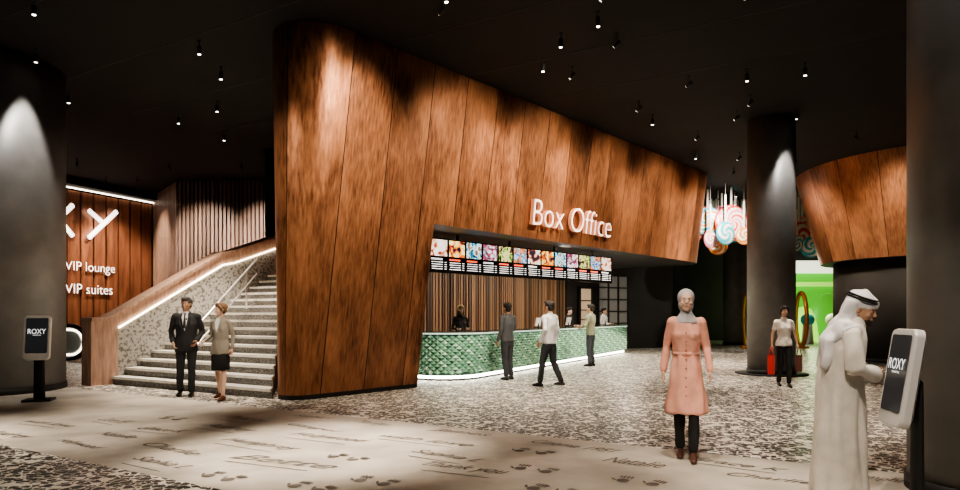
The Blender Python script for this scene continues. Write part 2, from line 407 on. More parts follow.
mb=MB(); c=(S0+S1)/2-snv*.06; mb.box((c.x,c.y,2.79),(SL+.1,.1,.76),m_scr,Rs)
for k in range(4):
    c=S0+sdv*(SL*(k+.5)/4)-snv*.06; mb.box((c.x,c.y,3.23),(.04,.04,.13),m_black,Rs)
mb.obj('display_housing',mbd)
mb=MB(); w=SL/13
for i in range(13):
    c=S0+sdv*(w*(i+.5)); mb.box((c.x,c.y,2.96),(w*.86,.012,.36),pm[i],Rs)
    cc=c-sdv*w*.12; mb.box((cc.x,cc.y,2.71),(w*.6,.012,.035),m_red if i%3 else m_txt,Rs)
    for r in range(4):
        cc=c-sdv*w*.1; mb.box((cc.x,cc.y,2.645-r*.05),(w*(.55+.1*random.random()),.012,.014),m_txt,Rs)
        cc=c+sdv*w*.36; mb.box((cc.x,cc.y,2.645-r*.05),(w*.1,.012,.014),m_txt,Rs)
mb.obj('screen_images',mbd)
# ------------------------------------------------------------ text helper
def text_mesh(txt,w=None,h=None,ext=.02,shear=0.,off=0.):
    cu=bpy.data.curves.new('t','FONT'); cu.body=txt; cu.extrude=ext; cu.shear=shear; cu.offset=off; cu.resolution_u=4
    o=bpy.data.objects.new('t',cu); scene.collection.objects.link(o); dg=bpy.context.evaluated_depsgraph_get(); dg.update()
    me=bpy.data.meshes.new_from_object(o.evaluated_get(dg)); bpy.data.objects.remove(o)
    xs=[v.co.x for v in me.vertices]; ys=[v.co.y for v in me.vertices]
    x0,x1,y0,y1=min(xs),max(xs),min(ys),max(ys)
    sx=w/(x1-x0) if w else None; sy=h/(y1-y0) if h else None
    sx=sx or sy; sy=sy or sx
    vs=[V(((v.co.x-x0)*sx,(v.co.y-y0)*sy,v.co.z)) for v in me.vertices]; fs=[list(p.vertices) for p in me.polygons]
    nz=[p.normal.z for p in me.polygons]; bpy.data.meshes.remove(me)
    return vs,fs,nz
def place_text(mb,txt,org,xd,yd,w,h,ext,mface,mside=None,shear=0,off=0.):
    vs,fs,nz=text_mesh(txt,w,h,ext,shear,off); xd=V(xd).normalized();yd=V(yd).normalized();zd=xd.cross(yd)
    W=[V(org)+xd*v.x+yd*v.y+zd*v.z for v in vs]
    if ext==0 or mside is None: mb.add(W,fs,mface)
    else:
        mb.add(W,[f for f,z in zip(fs,nz) if z>.5],mface); mb.add(W,[f for f,z in zip(fs,nz) if z<=.5],mside)
flare=.7/6.35
up=(V((0,0,1))+n2*flare).normalized()
org=V((-3.37,10.67,3.60))+a2*6.28+n2*(3.60*flare+.09)
mb=MB(); place_text(mb,'Box Office',org,a2,up,3.5,.60,.05,m_sign,m_signs,off=-.018); mb.obj('box_office_sign',recalc=False)
# ------------------------------------------------------------ stairs
st=empty('staircase'); L0=V((-7.8,13.6,0)); mb=MB(); mt=MB()
def rbound(Lp):
    w=(-3.66-.258*(Lp.y-11.25)-Lp.x)/.737
    return Lp+bdir*max(w,.15)
NS=15
for k in range(NS):
    A=L0+g*.3*k; B=L0+g*.3*(k+1) if k<NS-1 else L0+g*(.3*k+1.0); z=.17*(k+1)
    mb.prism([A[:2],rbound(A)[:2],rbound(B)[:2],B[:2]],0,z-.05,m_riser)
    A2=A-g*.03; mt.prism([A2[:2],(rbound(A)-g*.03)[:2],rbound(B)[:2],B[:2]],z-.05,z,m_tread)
mb.obj('risers',st); mt.obj('treads',st)
bl=MB(); prof=[(-.45,1.36),(-.1,1.37),(.12,1.48),(2.75,3.0),(3.1,3.08),(4.6,3.62),(5.6,3.7)]
tb=.36
def bp(t,off,z): p=L0+g*t-bdir*off; return (p.x,p.y,z)
vs=[];
for t,z in prof: vs+=[bp(t,.01,0),bp(t,.01,z-.26),bp(t,.01,z),bp(t,tb,z),bp(t,tb,0)]
fi=[];fw=[]
for i in range(len(prof)-1):
    a=5*i;b=5*(i+1)
    (fi if i>1 else fw).append([a,b,b+1,a+1]); fw+= [[a+1,b+1,b+2,a+2],[a+2,b+2,b+3,a+3],[a+3,b+3,b+4,a+4]]
fw+=[[0,1,2,3,4],[5*(len(prof)-1)+k for k in (4,3,2,1,0)]]
bl.add(vs,fi,m_terr); bl.add(vs,fw,m_wood); o=bl.obj('balustrade_wall',st)
cp=MB()
for i in range(len(prof)-1):
    (t0,z0),(t1,z1)=prof[i],prof[i+1]
    vs=[bp(t,o_,z+dz) for (t,z) in ((t0,z0),(t1,z1)) for (o_,dz) in ((-.04,-.02),(-.04,.05),(tb+.04,.05),(tb+.04,-.02))]
    cp.add(vs,[(0,1,5,4),(1,2,6,5),(2,3,7,6),(3,0,4,7),(0,3,2,1),(4,5,6,7)],m_wood)
    vs=[bp(t,o_,z+dz) for (t,z) in ((t0,z0),(t1,z1)) for (o_,dz) in ((-.035,-.29),(-.035,-.265),(.02,-.265),(.02,-.29))]
    if i>1: cp.add(vs,[(0,1,5,4),(1,2,6,5),(2,3,7,6),(3,0,4,7),(0,3,2,1),(4,5,6,7)],m_led)
cp.obj('balustrade_cap',st)
hr=MB()
def hp2(k,o_,z): p=L0+g*.3*k+bdir*o_; return V((p.x,p.y,.17*k+z))
offk=lambda k:2.55-.17*k
ks=[0.6,4,8,10.5]
rail=[hp2(k,offk(k),1.08) for k in ks]
hr.loft([hp2(.2,offk(.2),.72),hp2(.1,offk(.1),.98)]+rail,[.026]*6,m_steel,side=(0,0,1),n=10)
hr.loft([hp2(.2,offk(.2),.72)]+[hp2(k,offk(k),.72) for k in ks],[.018]*5,m_steel,side=(0,0,1),n=8)
for k in (.6,4.5,8.5): hr.loft([hp2(k,offk(k),.19),hp2(k,offk(k),1.08)],[.02,.02],m_steel,n=8)
hr.obj('stair_handrail')
# ------------------------------------------------------------ left background
W1=V((-16.2,19.6,0));W2=V((-13.35,26.2,0)); wd=(W2-W1).normalized(); wn_=V((wd.y,-wd.x,0)); Rw=Matrix.Rotation(atan2(wd.y,wd.x),3,'Z')
slat_wall('wall_copper_fins',W1,W2,0,5.95,.5,[m_fin],.14)
mb=MB(); c=(W1+W2)/2+wn_*.35; mb.box((c.x,c.y,6.2),((W2-W1).length,.7,.28),m_black,Rw); c=(W1+W2)/2+wn_*.2; mb.box((c.x,c.y,6.03),((W2-W1).length,.05,.04),m_cove,Rw); mb.obj('cove_light_trim')
mb=MB(); 
m_sgn=M('white_sign_light',(1,1,1),.5,emit=(1,.93,.85),es=2.6); m_sgn2=M('copper_sign_side',(.6,.3,.15),.3,.8)
def wp(t,o_,z): p=W1+wd*t+wn_*o_; return V((p.x,p.y,z))
def stroke(mb,t0,z0,t1,z1,wdt,mat,o_=.3):
    A=wp(t0,o_,z0);B=wp(t1,o_,z1); mb.loft([A,B],[(wdt,.04),(wdt,.04)],mat,side=wd,n=8)
for (t0,z0,t1,z1) in ((2.6,4.3,3.6,5.4),(2.6,5.4,3.6,4.3),(4.2,5.3,4.7,4.95),(5.3,5.42,4.2,4.3),(1.2,4.3,1.9,5.4),(1.9,5.4,2.5,4.3)):
    stroke(mb,t0,z0,t1,z1,.09,m_sgn)
mb.obj('illuminated_wall_sign')
mb=MB(); place_text(mb,'VIP lounge',wp(3.35,.24,2.98),wd,(0,0,1),1.9,.42,.03,m_sgn,m_sgn2,off=-.014)
place_text(mb,'VIP suites',wp(3.35,.24,2.26),wd,(0,0,1),1.8,.34,.03,m_sgn,m_sgn2,off=-.014); mb.obj('direction_sign',recalc=False)
slat_wall('wall_stair_hall_side',(-13.3,26.1,0),(-10.95,23.2,0),0,CEIL-.02,.16,[m_wood,m_slatl[0]],.05)
slat_wall('wall_stair_hall',(-10.93,23.2,0),(-6.2,23.0,0),0,CEIL-.02,.15,m_slatl,.06)
mb=MB(); mb.box((-6.15,19.3,4.6),(.5,.5,3.4),m_wall); mb.obj('wall_nib')
es=empty('escalator'); mb=MB(); cx,cy,cz=-13.0,20.3,.62; er=.52
loop=[V((cx-1.8,cy,cz+er))]+[V((cx+er*sin(a),cy,cz+er*cos(a))) for a in [pi*k/12 for k in range(13)]]+[V((cx-1.8,cy,cz-er))]
m_rub=M('black_rubber',(.008,.008,.008),.3); m_gl=M('balustrade_glass',(.55,.6,.6),.1,spec=.8)
mb.loft(loop,[.075]*len(loop),m_rub,side=(0,1,0),n=10)
e2=er-.12
loop2=[V((cx-1.8,cy,cz+e2))]+[V((cx+e2*sin(a),cy,cz+e2*cos(a))) for a in [pi*k/12 for k in range(13)]]+[V((cx-1.8,cy,cz-e2))]
mb.loft(loop2,[.03]*len(loop2),m_cove,side=(0,1,0),n=8)
mb.add([tuple(p) for p in loop2]+[(p.x,p.y+.02,p.z) for p in loop2],[list(range(len(loop2)))],m_gl)
mb.box((cx-.9,cy+.1,.05),(1.6,.5,.09),m_steel); mb.obj('balustrade_loop',es)
# ------------------------------------------------------------ columns
def column(x,y,r,base=True):
    mb=MB(); mb.lathe((x,y,0),[(r,.0),(r,CEIL-.01)],m_col,64)
    if base: mb.lathe((x,y,0),[(r+.02,0),(r+.02,.12)],m_black,64)
    return mb.obj('round_column')
column(-9.72,12.5,1.38); column(7.3,16.05,.56); column(4.21,5.2,.62); column(13.0,32.5,.62); column(12.9,29,.4)
mb=MB(); mb.lathe((7.3,16.05,0),[(.85,0.0),(.85,.025),(.6,.025)],m_black,64); mb.obj('column_floor_ring_trim')
# ------------------------------------------------------------ second drum
dr=empty('copper_drum_pavilion'); cx,cy=15.0,21.3
me_v=[];fc=[];uvs=[];n=96;zs=[3.25,4.3,5.3,6.335]
for z in zs:
    r=lerp(3.25,4.05,(z-3.25)/3.09)
    for k in range(n): a=2*pi*k/n; me_v.append((cx+r*cos(a),cy+r*sin(a),z))
for j in range(3):
    for k in range(n):
        fc.append([j*n+k,j*n+(k+1)%n,(j+1)*n+(k+1)%n,(j+1)*n+k]); ua=k/n*24;ub=(k+1)/n*24; uvs+=[(ua,zs[j]),(ub,zs[j]),(ub,zs[j+1]),(ua,zs[j+1])]
fc.append(list(range(n))[::-1]); uvs+=[(0,0)]*n
me=bpy.data.meshes.new('drum'); me.from_pydata(me_v,[],fc); me.materials.append(m_copper2); me.materials.append(m_soffit)
for p in me.polygons: p.use_smooth=len(p.vertices)==4; p.material_index=0 if len(p.vertices)==4 else 1
ul=me.uv_layers.new(name='UVMap')
for i,c in enumerate(uvs): ul.data[i].uv=c
o=bpy.data.objects.new('flared_copper_band',me); scene.collection.objects.link(o); o.parent=dr; md=o.modifiers.new('es','EDGE_SPLIT'); md.split_angle=radians(50)
mb=MB(); mb.lathe((cx,cy,0),[(2.85,0),(2.85,3.25)],m_wall,72); mb.lathe((cx,cy,0),[(2.9,0),(2.9,.12)],m_black,72)
mb.obj('drum_base_wall',dr)
mb=MB(); 
for k in range(9):
    a=radians(228+k*6); p=V((cx+3.35*cos(a),cy+3.35*sin(a),0)); Rk=Matrix.Rotation(a,3,'Z')
    mb.box((p.x,p.y,.5),(.6,.37,1.0),m_black,Rk); mb.box((p.x,p.y,1.02),(.68,.38,.05),m_steel,Rk)
mb.obj('concession_counter')
# ------------------------------------------------------------ candy hall
mg=[M('candy_green',(.1,.5,.05),.4,emit=(.14,.42,.05),es=.5),M('candy_lime',(.5,.9,.1),.4,emit=(.45,.8,.12),es=.9),M('candy_white',(.9,.9,.8),.4,emit=(1,1,.8),es=1.3),
    M('candy_orange',(.50,.19,.05),.3,.3),M('candy_pink',(.95,.30,.36),.3),M('candy_teal',(.05,.5,.6),.3),M('candy_cream',(.98,.92,.82),.3),M('candy_yellow',(.8,.5,.08),.4,emit=(1,.6,.05),es=.08),M('candy_red',(.85,.05,.04),.3),M('candy_orange_bright',(.9,.32,.05),.3)]
mb=MB()
mb.box((20.0,37.6,2.0),(4.6,.3,4.0),mg[0]); mb.box((19.6,37.3,4.3),(4.2,.5,.7),mg[2]); mb.box((19.6,37.2,3.3),(4.2,.3,.25),mg[1])
for i,(x,rr,h) in enumerate(((18.6,1.1,2.0),(20.0,1.4,2.8),(21.6,1.2,2.2))):
    mb.ell((x,36.8,0),(rr,.6,h),mg[(i+1)%2],24,12)
mb.box((20,36.0,.06),(4.6,2.0,.08),mg[1])
mb.obj('candy_land_display')
def ring(name,x,y,rr,yaw,mat,mat2):
    mb=MB(); Rr=Matrix.Rotation(yaw,3,'Z'); L=[V((x,y,rr+.1))+Rr@V((0,rr*cos(a),rr*sin(a))) for a in [2*pi*k/40 for k in range(41)]]
    mb.loft(L,[.09]*41,mat,side=Rr@V((1,0,0)),n=12,caps=False)
    L=[V((x,y,rr+.1))+Rr@V((0,(rr-.12)*cos(a),(rr-.12)*sin(a))) for a in [2*pi*k/40 for k in range(41)]]
    mb.loft(L,[.03]*41,mat2,side=Rr@V((1,0,0)),n=8,caps=False)
    mb.box((x,y,.05),(.5,.9,.1),mat,Rr); return mb.obj(name)
ring('candy_arch',14.5,28.9,1.2,radians(-16),mg[3],mg[7]); ring('candy_arch',12.05,28.9,1.2,radians(-16),mg[3],mg[7])
mb=MB()
for i in range(3):
    x=15.9+i*1.3; mb.loft([(x,33.6,.0),(x,33.6,1.0)],[.3,.22],mg[(i*3+3)%9],n=14); mb.ell((x,33.6,1.25),(.34,.34,.34),mg[(i+4)%9])
mb.obj('giant_candy_sculpture')
def lolli(x,y,z,r,yaw,cols,k=6):
    mb=MB(); Rr=Matrix.Rotation(yaw,3,'Z'); nr=12;na=72
    def P(rr,a,s): 
        th=.09*r/.5*sqrt(max(0,1-(rr/r)**3)); return V((x,y,z))+Rr@V((rr*cos(a),s*(th+.02),rr*sin(a)))
    for s in (-1,1):
        vs=[P(r*i/nr,2*pi*j/na,s) for i in range(nr+1) for j in range(na)]
        for i in range(nr):
            for j in range(na):
                c=int(((j/na)*k+ i/nr*3.2)*1.0*len(cols)/2)%len(cols)
                mb.add([vs[i*na+j],vs[i*na+(j+1)%na],vs[(i+1)*na+(j+1)%na],vs[(i+1)*na+j]],[(0,1,2,3)],cols[c],True)
    L=[V((x,y,z))+Rr@V((r*cos(a),0,r*sin(a))) for a in [2*pi*q/36 for q in range(37)]]
    mb.loft(L,[.035]*37,cols[0],side=Rr@V((0,1,0)),n=8,caps=False)
    mb.loft([(x,y,z+r),(x,y,z+r+1.0 if z+r+1.0<CEIL-.1 else CEIL-.05)],[.04,.04],mg[6],n=8)
    mb.loft([(x,y,z+r),(x,y,CEIL-.02)],[.008,.008],mg[6],n=6)
    mb.obj('hanging_lollipop')
OB=mg[9]
for (x,y,z,r,yw,cs) in ((9.5,24.2,5.0,.62,.1,(mg[8],mg[6],mg[4],mg[6])),(8.75,24.6,5.1,.5,-.3,(mg[5],mg[6],OB,mg[6])),(9.05,23.6,4.5,.4,.4,(mg[5],mg[6])),(8.35,24.9,4.75,.36,.2,(mg[8],mg[6])),
    (10.05,25.2,4.8,.42,-.5,(mg[5],mg[6],mg[4],mg[6])),(12.75,25.6,4.65,.55,.2,(mg[8],mg[6])),(13.0,25.1,4.15,.38,-.2,(mg[5],mg[6])),(12.3,26.4,5.0,.45,.5,(OB,mg[6])),(10.4,26,5.3,.4,0,(OB,mg[6])),(8.6,23.9,4.3,.3,.5,(mg[4],mg[6])),(9.6,25.4,5.5,.3,0,(mg[4],mg[5])),(13.2,26.2,5.1,.4,.1,(mg[4],mg[6])),(9.3,25.0,4.2,.33,-.2,(OB,mg[6])),(9.9,24.0,4.45,.3,.1,(OB,mg[6])),(13.1,24.6,4.7,.42,.2,(mg[5],mg[6],mg[4],mg[6])),(8.9,25.6,5.45,.38,.2,(mg[8],mg[6])),(12.35,25.0,4.3,.3,.3,(mg[5],mg[6]))):
    lolli(x,y,z,r,yw,cs)
mb=MB()
for i in range(20):
    x=random.uniform(8.9,11.4);y=random.uniform(26.7,27.3);z=random.uniform(5.0,5.7)
    mb.loft([(x,y,z),(x,y,CEIL-.02)],[.035,.035],mg[6],n=6); mb.ell((x,y,z),(.12,.12,.12),mg[random.choice((4,5,6,8))],10,8)
mb.obj('hanging_candy_sticks')
# ------------------------------------------------------------ kiosks
m_kscr=M('kiosk_screen',(.02,.02,.025),.2,emit=(.25,.26,.28),es=.06)
def kiosk(x,y,yaw,k0=1.,tl=-9):
    k=empty('information_kiosk',(x,y,0)); k.rotation_euler=(0,0,yaw); k.scale=(k0,k0,k0)
    mb=MB(); mb.box((0,.03,.02),(.42,.36,.04),m_black); mb.loft([(0,.05,.04),(0,.05,1.05)],[(.09,.035),(.075,.03)],m_black,n=16); mb.obj('pedestal',k,bevel=.005)
    tilt=Matrix.Rotation(radians(tl),3,'X'); c=V((0,-.05,1.08))
    mb=MB()
    def rr(w,h,r,yf,n=6):
        L=[]
        for (sx,sz,a0) in ((1,1,0),(-1,1,pi/2),(-1,-1,pi),(1,-1,1.5*pi)):
            for i in range(n+1):
                a=a0+pi/2*i/n; L.append(V((sx*(w/2-r)+r*cos(a),yf,sz*(h/2-r)+r*sin(a))))
        return L
    A=rr(.37,.74,.05,-.05);B=rr(.39,.76,.06,-.03);C=rr(.39,.76,.06,.02);D=rr(.31,.66,.05,.05)
    rings=[A,B,C,D]; nn_=len(A); vs=[c+tilt@p for r in rings for p in r]; fs=[]
    for j in range(3):
        for i in range(nn_): fs.append([j*nn_+i,j*nn_+(i+1)%nn_,(j+1)*nn_+(i+1)%nn_,(j+1)*nn_+i])
    fs+=[list(range(nn_)),[3*nn_+i for i in range(nn_)][::-1]]
    mb.add(vs,fs,m_white); mb.obj('housing',k)
    mb=MB(); S=rr(.32,.6,.02,-.054); mb.add([c+tilt@(p+V((0,0,.03))) for p in S],[list(range(len(S)))],m_kscr); mb.obj('screen',k,recalc=False)
    mb=MB(); xd=tilt@V((1,0,0)); yd=tilt@V((0,0,1))
    place_text(mb,'ROXY',c+tilt@V((-.13,-.06,.06)),xd,yd,.26,.085,.0,m_txt); place_text(mb,'CINEMAS',c+tilt@V((-.06,-.06,.03)),xd,yd,.12,.016,.0,m_txt)
    mb.obj('screen_lettering',k,recalc=False)
kiosk(-7.52,10.9,radians(20)); kiosk(3.09,4.6,radians(-100),.93)
# ------------------------------------------------------------ floor lettering
mb=MB(); 
words=['Audrey','Hollywood','Sophia L','Marilyn','James','Cinema 1951','Grace K','Humphrey','Thank you','Ginger','with love','Natalie','Charlie','Bette','Shirley']
def blob(c,rx,ry,rot):
    ca,sa=cos(rot),sin(rot); vs=[]
    for i in range(14):
        a=2*pi*i/14; x=rx*cos(a);y=ry*sin(a); p=V((c[0],c[1],0))+bdir*(x*ca-y*sa)+g*(x*sa+y*ca); vs.append((p.x,p.y,.004))
    mb.add(vs,[list(range(14))],m_print)
def handprint(c,rot,s):
    blob(c,.045*s,.05*s,rot)
    for i,(dx,l) in enumerate(((-.04,.03),(-.015,.04),(.012,.042),(.038,.036))):
        o_=V((dx,.1,0))*s; p=V((c[0],c[1],0))+bdir*(o_.x*cos(rot)-o_.y*sin(rot))+g*(o_.x*sin(rot)+o_.y*cos(rot)); blob(p,.009*s,l*s,rot)
    o_=V((-.07,.01,0))*s; p=V((c[0],c[1],0))+bdir*(o_.x*cos(rot)-o_.y*sin(rot))+g*(o_.x*sin(rot)+o_.y*cos(rot)); blob(p,.011*s,.035*s,rot+.7)
i=0
for row in range(6):
    s=-10.5+row*.7
    while s<7:
        p=g*(3.85+row*.56+random.uniform(-.1,.1))+bdir*s
        k=random.random()
        if k<.88:
            w=random.uniform(.6,1.3); h=random.uniform(.14,.26); rot=random.uniform(-.15,.15)
            xd=(bdir*cos(rot)+g*sin(rot)); yd=(g*cos(rot)-bdir*sin(rot))
            place_text(mb,words[i%len(words)],(p.x,p.y,.004),xd,yd,w,h,0,m_print,shear=.5); i+=1; s+=w+.3
            if random.random()<.5:
                q=p-g*.12+bdir*.1; vs=[q,q+xd*w*.8,q+xd*w*.8+yd*.015,q+yd*.015]; mb.add([(v.x,v.y,.004) for v in vs],[(0,1,2,3)],m_print)
        else:
            r0=random.uniform(-.5,.5); handprint(p,r0,1.25); handprint(p+bdir*.26,r0-.3,1.25); s+=.75
        s+=random.uniform(.1,.5)
mb.obj('floor_lettering',recalc=False)
# ------------------------------------------------------------ lights
KE=1.6
def spot_fixture(x,y,target=None,energy=0,size=45,blend=.6,col=(1,.85,.68),soft=.06):
    f=empty('ceiling_spotlight',(x,y,0)); mb=MB()
    mb.lathe((0,0,0),[(.03,CEIL-.02),(.03,CEIL)],m_black,16); mb.lathe((0,0,0),[(.008,CEIL-.12),(.008,CEIL-.01)],m_black,8)
    tgt=V(target) if target is not None else V((x,y,0))
    dv=(tgt-V((x,y,CEIL-.17))).normalized(); q=V((0,0,-1)).rotation_difference(dv).to_matrix()
    mb.lathe((0,0,CEIL-.17),[(.038,-.07),(.038,.07),(.03,.075)],m_black,20,axis=q)
    mb.lathe((0,0,CEIL-.17),[(.028,-.074),(.028,-.0715)],m_glow,16,axis=q)
    mb.obj('lamp_housing',f)
    if energy:
        L=bpy.data.lights.new('spot','SPOT'); L.energy=energy*KE; L.spot_size=radians(size); L.spot_blend=blend; L.color=col; L.shadow_soft_size=soft
        o=bpy.data.objects.new('lamp',L); scene.collection.objects.link(o); o.parent=f; o.location=V((0,0,CEIL-.17))+dv*.1
        o.rotation_euler=dv.to_track_quat('-Z','Y').to_euler()
def skinp(s,z,o_=0):
    p=V((-3.37,10.67,0))+a2*s+n2*(z*flare+o_); return V((p.x,p.y,z))
W=(1,.83,.62)
for (x,y,e,sz) in ((-1.8,7.0,2300,38),(-5.6,8.0,900,44),(-7.2,6.9,1500,42),(1.6,5.6,500,46),(-5.0,11.4,900,46),(3.9,9.4,950,52),(6.3,12.4,950,52),(1.2,12.2,1150,54),(4.2,15.6,1350,60),(8.6,20,1200,60),(-6.0,14.6,2000,60),(2.9,4.3,300,42),(6.5,8,600,56),(-11,16.5,400,60),(6.4,19.0,1200,60),(11,16,500,60),(-3.6,5.0,400,46),(10,25,800,60),(-.5,9.5,650,52)):
    spot_fixture(x,y,(x+.05,y,0),e,sz,.9)
for (x,y,tx,ty,tz,e,sz) in ((.3,1.2,2.1,6.5,1.1,800,22),(-2.2,5.8,-4.9,11.3,.9,700,24),(4.6,8.6,6.2,13,.9,500,24),(.8,1.2,2.8,5,1.0,700,26)):  # added out-of-view spots that brighten the fronts of the figures
    spot_fixture(x,y,(tx,ty,tz),e,sz,.8)
for s,tz,o_,e,sz in ((.7,4.2,3.2,600,62),(2.6,2.4,4.0,720,58),(4.2,4.3,3.3,700,68),(6.9,4.3,3.4,800,70),(9.8,4.3,3.3,650,70),(12.6,4.3,3.3,800,70),(15.4,4.1,3.0,1200,66)):
    p=skinp(s,6,o_); spot_fixture(p.x,p.y,skinp(s,tz),e,sz,1.,W,.2)
for s,e,tz in ((1.3,420,4.7),(4.9,430,4.4),(7.6,420,4.5),(10.8,260,4.5),(13.8,300,4.3)):
    p=skinp(s,6,1.9); spot_fixture(p.x,p.y,skinp(s,tz),e,60,1.,W,.15)
p=V((-5.4,8.2,0)); spot_fixture(p.x,p.y,(-3.1,11.0,2.9),700,48,1.,W,.2)
spot_fixture(-8.15,11.75,(-8.5,11.92,3.0),170,44,.6,(1,.93,.85)); spot_fixture(7.5,15.15,(7.42,15.5,3.2),130,44,.6,(1,.93,.85)); spot_fixture(3.5,4.5,(3.75,4.75,2.5),60,45,.7,(1,.93,.85))
for (x,y,tx,ty) in ((10.0,17.0,12.2,18.6),(9.0,20.3,11.2,21.3)): spot_fixture(x,y,(tx,ty,4.4),800,62,1.,W,.2)
for (x,y) in ((-9.9,20.4),(-7.6,20.4)): spot_fixture(x,y,(x,23,3.6),850,70,1.,(1,.88,.78))
spot_fixture(-12.6,20.0,(-14.9,22.4,3.2),900,60,.9,(1,.8,.6)); spot_fixture(-12.0,22.4,(-14.1,24.4,3.2),800,60,.9,(1,.8,.6)); spot_fixture(-13.2,22.6,(-12.3,24.8,4),600,60,.9)
for (x,y,tx,ty) in ((8.4,21.2,9.2,24.4),(11.8,23.2,12.7,25.6)): spot_fixture(x,y,(tx,ty,4.6),1000,60,.9,(1,.95,.88))  # extra spots added to brighten the hanging lollipops
for (x,y) in ((-6.9,9.9),(-5.1,12.6),(-9,14.0),(-11.4,17),(-7.3,15.5),(1.4,11.1),(1.9,10.3),(5.3,12.7),(-6.8,17)):
    spot_fixture(x,y)
def area(name,loc,rot,sx,sy,e,col=(1,.87,.7)):
    L=bpy.data.lights.new(name,'AREA'); L.shape='RECTANGLE'; L.size=sx; L.size_y=sy; L.energy=e; L.color=col
    o=bpy.data.objects.new(name,L); scene.collection.objects.link(o); o.location=loc; o.rotation_euler=rot; return o
for t in (0.5,3.5,6.5,9.5):
    p=F(t)-fo*1.2; area('soffit_fill_light',(p.x,p.y,3.25),(0,0,atan2(fd.y,fd.x)),1.6,.2,36)
for t in (3,6,9):
    p=F(t)+fo*.55; area('soffit_fill_light',(p.x,p.y,3.26),(0,0,atan2(fd.y,fd.x)),.8,.15,100)  # area lights added under the soffit to brighten the counter front, no fitting modelled
spot_fixture(2.6,9.0,(.3,14.4,.6),1500,28,.8); spot_fixture(6.0,14.2,(2.8,19.2,.6),1300,32,.8); spot_fixture(8.4,18.2,(4.9,23.2,.6),1300,32,.8)  # extra spots added to brighten the counter tiles
def pl(name,loc,e,col,r=.3):
    L=bpy.data.lights.new(name,'POINT'); L.energy=e; L.color=col; L.shadow_soft_size=r; o=bpy.data.objects.new(name,L); scene.collection.objects.link(o); o.location=loc
pl('candy_hall_light',(17.5,34,2.6),240,(.8,1,.5)); pl('candy_hall_light',(13.2,27.6,3.4),60,(1,.85,.6))
w=bpy.data.worlds.new('World'); scene.world=w; w.use_nodes=True; w.node_tree.nodes['Background'].inputs[0].default_value=(.05,.047,.045,1); w.node_tree.nodes['Background'].inputs[1].default_value=.5
# ------------------------------------------------------------ people
def remesh(mb,vox,smooth=2,wr=None):
    me=mb.mesh('tmp'); o=bpy.data.objects.new('tmp',me); scene.collection.objects.link(o)
    r=o.modifiers.new('r','REMESH'); r.mode='VOXEL'; r.voxel_size=vox
    if smooth:
        s=o.modifiers.new('s','SMOOTH'); s.factor=.5; s.iterations=smooth
    dg=bpy.context.evaluated_depsgraph_get(); m2=bpy.data.meshes.new_from_object(o.evaluated_get(dg))
    vs=[v.co.copy() for v in m2.vertices]
    if wr:
        sc,amp,st=wr
        nr=[v.normal.copy() for v in m2.vertices]
        vs=[v+nn*amp*(.35+noise.noise(V((v.x*sc,v.y*sc,v.z*sc*st))+V((3,7,1)))) for v,nn in zip(vs,nr)]
    fs=[list(p.vertices) for p in m2.polygons]
    bpy.data.objects.remove(o); bpy.data.meshes.remove(me); bpy.data.meshes.remove(m2)
    return vs,fs
skinA=M('skin_light',(.74,.50,.39),.5); skinB=M('skin_tan',(.50,.30,.20),.5)
m_eye=M('eye_white',(.7,.68,.65),.3); m_iris=M('iris_dark',(.02,.012,.01),.2); m_lip=M('lips',(.55,.2,.18),.4); m_brow=M('brow_dark',(.05,.03,.02),.8)
m_hairK=M('hair_black',(.018,.014,.012),.6,bump=(60,.4)); m_hairB=M('hair_brown',(.16,.085,.045),.6,bump=(60,.4)); m_hairY=M('hair_blond',(.62,.45,.22),.6,bump=(60,.4)); m_hairG=M('hair_grey',(.07,.06,.055),.6,bump=(60,.4))
def cloth(n,c,r=.85): return M(n,c,r,var=(9,.10),bump=(90,.12))
c_suit=cloth('suit_black',(.022,.023,.027)); c_shirt=cloth('shirt_white',(.72,.72,.72)); c_tie=cloth('tie_dark',(.03,.03,.04)); c_trs=cloth('trousers_charcoal',(.04,.042,.048))
c_shoe=M('shoe_black',(.012,.011,.01),.3); c_heel=M('shoe_brown',(.12,.04,.02),.4); c_pheel=M('shoe_rose',(.10,.045,.035),.4)
c_gj=cloth('jacket_taupe',(.30,.27,.235)); c_blk=cloth('cloth_black',(.014,.014,.015)); c_pink=cloth('coat_salmon',(.88,.45,.35)); c_hij=M('hijab_silver',(.52,.51,.55),.6)
c_thobe=cloth('thobe_white',(.84,.80,.74)); c_ghut=cloth('headcloth_white',(.82,.82,.86)); c_grn=cloth('shirt_olive',(.28,.30,.21)); c_dgr=cloth('shirt_charcoal',(.085,.088,.095)); c_jean=cloth('jeans_dark',(.05,.055,.07)); c_top=cloth('top_cream',(.74,.68,.62))
m_btn=M('coat_button',(.35,.12,.08),.4); m_beard=M('beard_dark',(.03,.022,.018),.8)

